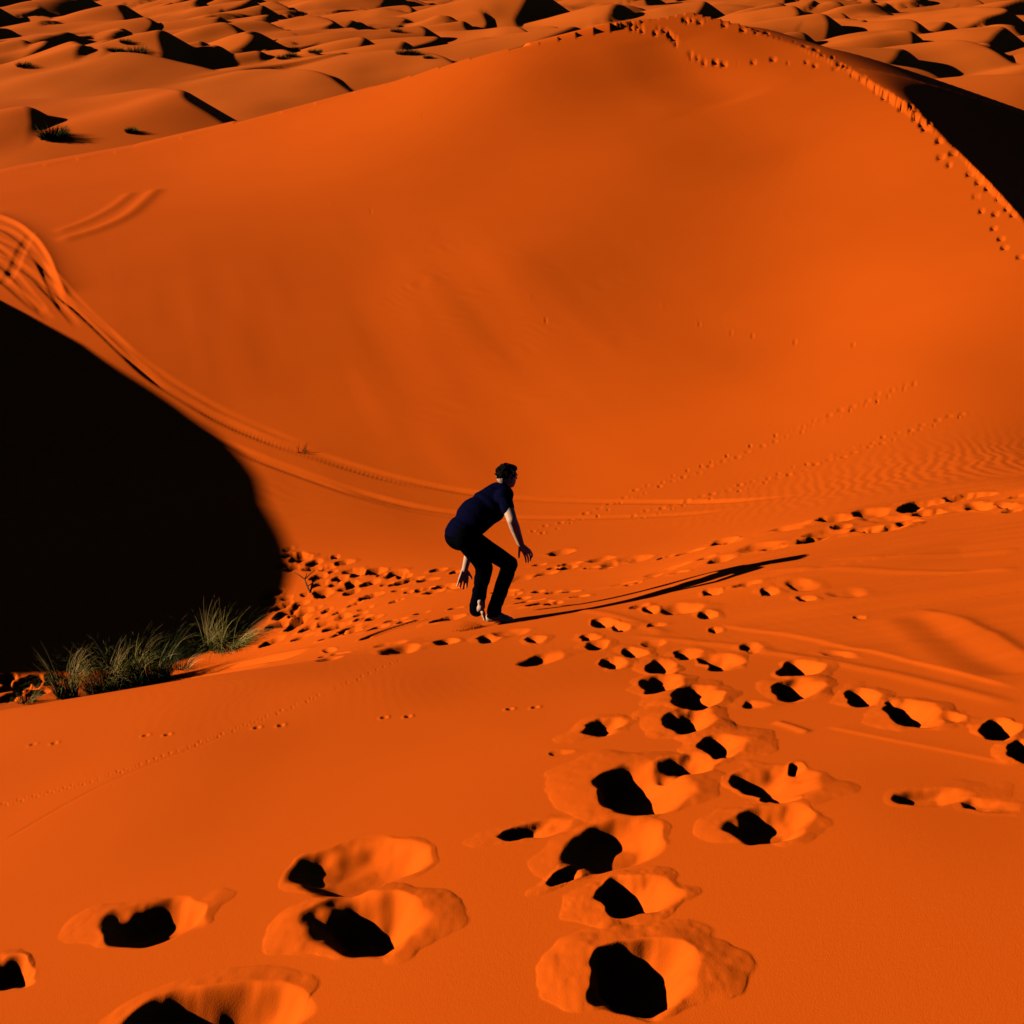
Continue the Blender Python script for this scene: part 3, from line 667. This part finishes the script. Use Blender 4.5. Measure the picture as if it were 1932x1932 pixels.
def build_plants():
    straw = mat('dry_straw', (.50,.28,.08), (.65,.42,.15), .8, 3, 0.0)
    olive = mat('olive_blades', (.17,.16,.022), (.32,.26,.05), .8, 3, 0.0)
    deep = mat('dark_blades', (.030,.040,.012), (.060,.065,.02), .8, 3, 0.0)
    specs = [  # base pixel, height, blades(green, dry), spread, lean, radius, label
     ((50,1326), .24, 60, 60, .6, (.05,0), .10, 'small low straw tuft at the far left end of the grass row'),
     ((128,1316), .62, 120, 230, .32, (.02,0), .13, 'pale straw coloured tussock with tall upright stems, brightest of the grass row'),
     ((196,1300), .62, 330, 260, .65, (.02,0), .22, 'broad brownish tussock between the pale straw one and the dark green one'),
     ((240,1294), .66, 300, 200, .60, (-.03,0), .18, 'olive tussock leaning against the dark green clump on its left side'),
     ((288,1288), .72, 520, 60, .45, (.02,0), .20, 'tallest dark green tussock standing in front of the black shadow'),
     ((345,1262), .36, 30, 50, .9, (.2,0), .08, 'thin sparse tuft right of the dark green tussock with arching straws'),
     ((385,1226), .58, 110, 90, .60, (-.15,0), .10, 'sparse arching tussock at the foot of the shadow edge'),
     ((430,1222), .62, 330, 120, .95, (.35,0), .18, 'wide spraying tussock bending right over orange sand, rightmost of the grass row'),
    ]
    pts = hits([s[0] for s in specs])
    for i, (xy, h, ng, nd, sp, ln, rad, lab) in enumerate(specs):
        p = pts[i]; sl = ((macro(p[0]+.1, p[1])-macro(p[0]-.1, p[1]))/.2, (macro(p[0], p[1]+.1)-macro(p[0], p[1]-.1))/.2)
        root = bpy.data.objects.new('grass_tussock', None); col.objects.link(root); root.location = W3(p); root.empty_display_size = .1
        tag(root, lab, 'grass tussock', 'tussocks growing at the edge of the shadow')
        s_ = (float(sl[0]), float(sl[1]))
        blades('green_blades', root.location, ng, h, sp, ln, deep if i in (4,) else olive, root, 10+i, .006, rad, 1.5, s_)
        blades('dry_stems', root.location, nd, h*1.12, sp*.85, ln, straw, root, 50+i, .005, rad*.8, 1.1, s_)
    far_ = [((102,262), 1.15, 2.3, 'large dark desert bush in the hollow at the far left'),
     ((248,250), .5, .9, 'lone little bush right of the large dark bush on the left mound'),
     ((45,126), .8, 1.9, 'flat dark bush on the sunlit dune near the left edge'),
     ((212,97), .6, 1.2, 'small bush, left one of a close pair beyond the black dune shadow'),
     ((226,97), .6, 1.1, 'small bush, right one of a close pair beyond the black dune shadow'),
     ((260,99), 1.0, 2.8, 'wide bush right of the close pair in the dune valley'),
     ((237,81), .7, 1.5, 'bush on the dune slope just above the close pair'),
     ((553,95), .8, 2.0, 'upper bush of the trio on the bright flat left of the big dune top'),
     ((549,107), .7, 1.6, 'middle bush of the trio on the bright flat left of the big dune top'),
     ((533,111), .7, 1.8, 'lowest bush of the trio on the bright flat left of the big dune top'),
     ((595,99), .6, 2.3, 'low wide bush to the right of the trio on the bright flat'),
     ((748,60), .8, 2.4, 'lone bush inside the sunlit bowl of a distant dune'),
     ((763,102), .8, 2.6, 'left bush at the foot of the black dune shadow behind the big dune'),
     ((780,103), .8, 2.0, 'right bush at the foot of the black dune shadow behind the big dune'),
     ((808,110), .5, 1.3, 'tiny bush just outside the outline of the big dune')]
    pts = hits([s[0] for s in far_])
    for i, (xy, h, wd, lab) in enumerate(far_):
        p = pts[i]; o = bpy.data.objects.new('desert_bush', None); col.objects.link(o); o.location = W3(p); o.empty_display_size = .5
        tag(o, lab, 'bush', 'bushes scattered among the distant dunes')
        blades('foliage', o.location, 420 if i else 900, h*.95, .9, (0,0), deep, o, 200+i, .045, wd*.42, 1.0, (0,0))
        blades('twigs', o.location, 60, h*1.15, .9, (0,0), olive, o, 300+i, .03, wd*.42, .6, (0,0))
    p = hits([(570,853)])[0]; o = bpy.data.objects.new('sprig', None); col.objects.link(o); o.location = W3(p); o.empty_display_size = .05
    tag(o, 'tiny dark dry sprig standing beside the upper wheel track', 'plant')
    blades('stem', o.location, 26, .26, .9, (.1,0), deep, o, 400, .012, .08, .5)
def build_twig():
    m = mat('dead_wood', (.10,.045,.02), (.16,.075,.03), .9, 40, 0)
    a, b = [W3(p) for p in hits([(580,1088),(586,1120)])]
    o = bpy.data.objects.new('dry_twig', None); col.objects.link(o); o.location = b; o.empty_display_size = .1
    tag(o, 'thin dead forked twig lying among the footprints right of the big shadow', 'twig')
    bm = bmesh.new(); d = a-b; z = Vector((0,0,.02)); pts = [Vector((0,0,0)), d*.3+Vector((-.03,0,.03)), d*.65+Vector((-.05,0,.05)), d+Vector((0,0,.06))]
    for i in range(3): cap(bm, pts[i], pts[i+1], .017-.004*i, .013-.004*i, seg=8)
    me = bpy.data.meshes.new('stem'); bm.to_mesh(me); bm.free(); me.materials.append(m); s_ = bpy.data.objects.new('stem', me); col.objects.link(s_); s_.parent = o
    for p, q in ((pts[1], pts[1]+Vector((.16,.12,.05))), (pts[2], pts[2]+Vector((-.20,.16,.04))), (pts[2], pts[2]+Vector((.12,.22,.03)))):
        bm = bmesh.new(); cap(bm, p, (p+q)/2+z*.6, .009, .007, seg=8); cap(bm, (p+q)/2+z*.6, q, .007, .003, seg=8)
        me = bpy.data.meshes.new('branch'); bm.to_mesh(me); bm.free(); me.materials.append(m); s_ = bpy.data.objects.new('branch', me); col.objects.link(s_); s_.parent = o
def build_dust(ga):
    """kicked-up sand: thousands of separate grains thrown back and to the left of the trailing foot"""
    r_ = np.random.RandomState(8); foot = W3(ga)
    V = []; F = []
    octa = np.array([(1,0,0),(-1,0,0),(0,1,0),(0,-1,0),(0,0,1),(0,0,-1)], float)
    tri = [(0,2,4),(2,1,4),(1,3,4),(3,0,4),(2,0,5),(1,2,5),(3,1,5),(0,3,5)]
    N = 2600
    t = r_.rand(N)**.8; arm = r_.randint(0, 7, N)
    ang = R(150) + (arm-3)*R(22) + r_.randn(N)*R(7)
    dist = .015 + .22*t*(.6+.4*((arm*37) % 5)/4)
    px = foot.x - .02 + np.cos(ang)*dist + r_.randn(N)*.012; py = foot.y - .05 + np.sin(ang)*dist*.35 + r_.randn(N)*.02
    g = macro(px, py) + CZ
    h = np.abs(r_.randn(N))*.030*(.4+1.2*t) + .07*np.sin(np.clip(t, 0, 1)*math.pi)*(.3+.7*((arm*13) % 7)/6)*r_.rand(N)
    big = r_.rand(N) < .04
    rad = np.where(big, r_.uniform(.003, .007, N), r_.uniform(.0008, .0019, N)); h = np.where(big, .004, h)
    P_ = np.stack([px, py, g+h+.004], 1) - np.array(foot)
    V = (P_[:,None,:] + octa[None]*rad[:,None,None]).reshape(-1, 3)
    F = (np.arange(N)[:,None,None]*6 + np.array(tri)[None]).reshape(-1, 3)
    me = bpy.data.meshes.new('sand_spray'); me.from_pydata(V.tolist(), [], F.tolist()); me.materials.append(bpy.data.materials['sand'])
    o = bpy.data.objects.new('sand_spray', me); col.objects.link(o); o.location = foot
    o['kind'] = 'stuff'; tag(o, 'puff of orange sand grains kicked up around the bare feet', 'sand')
org, ga, gb = build_person()
build_plants()
build_twig()
build_dust(ga)
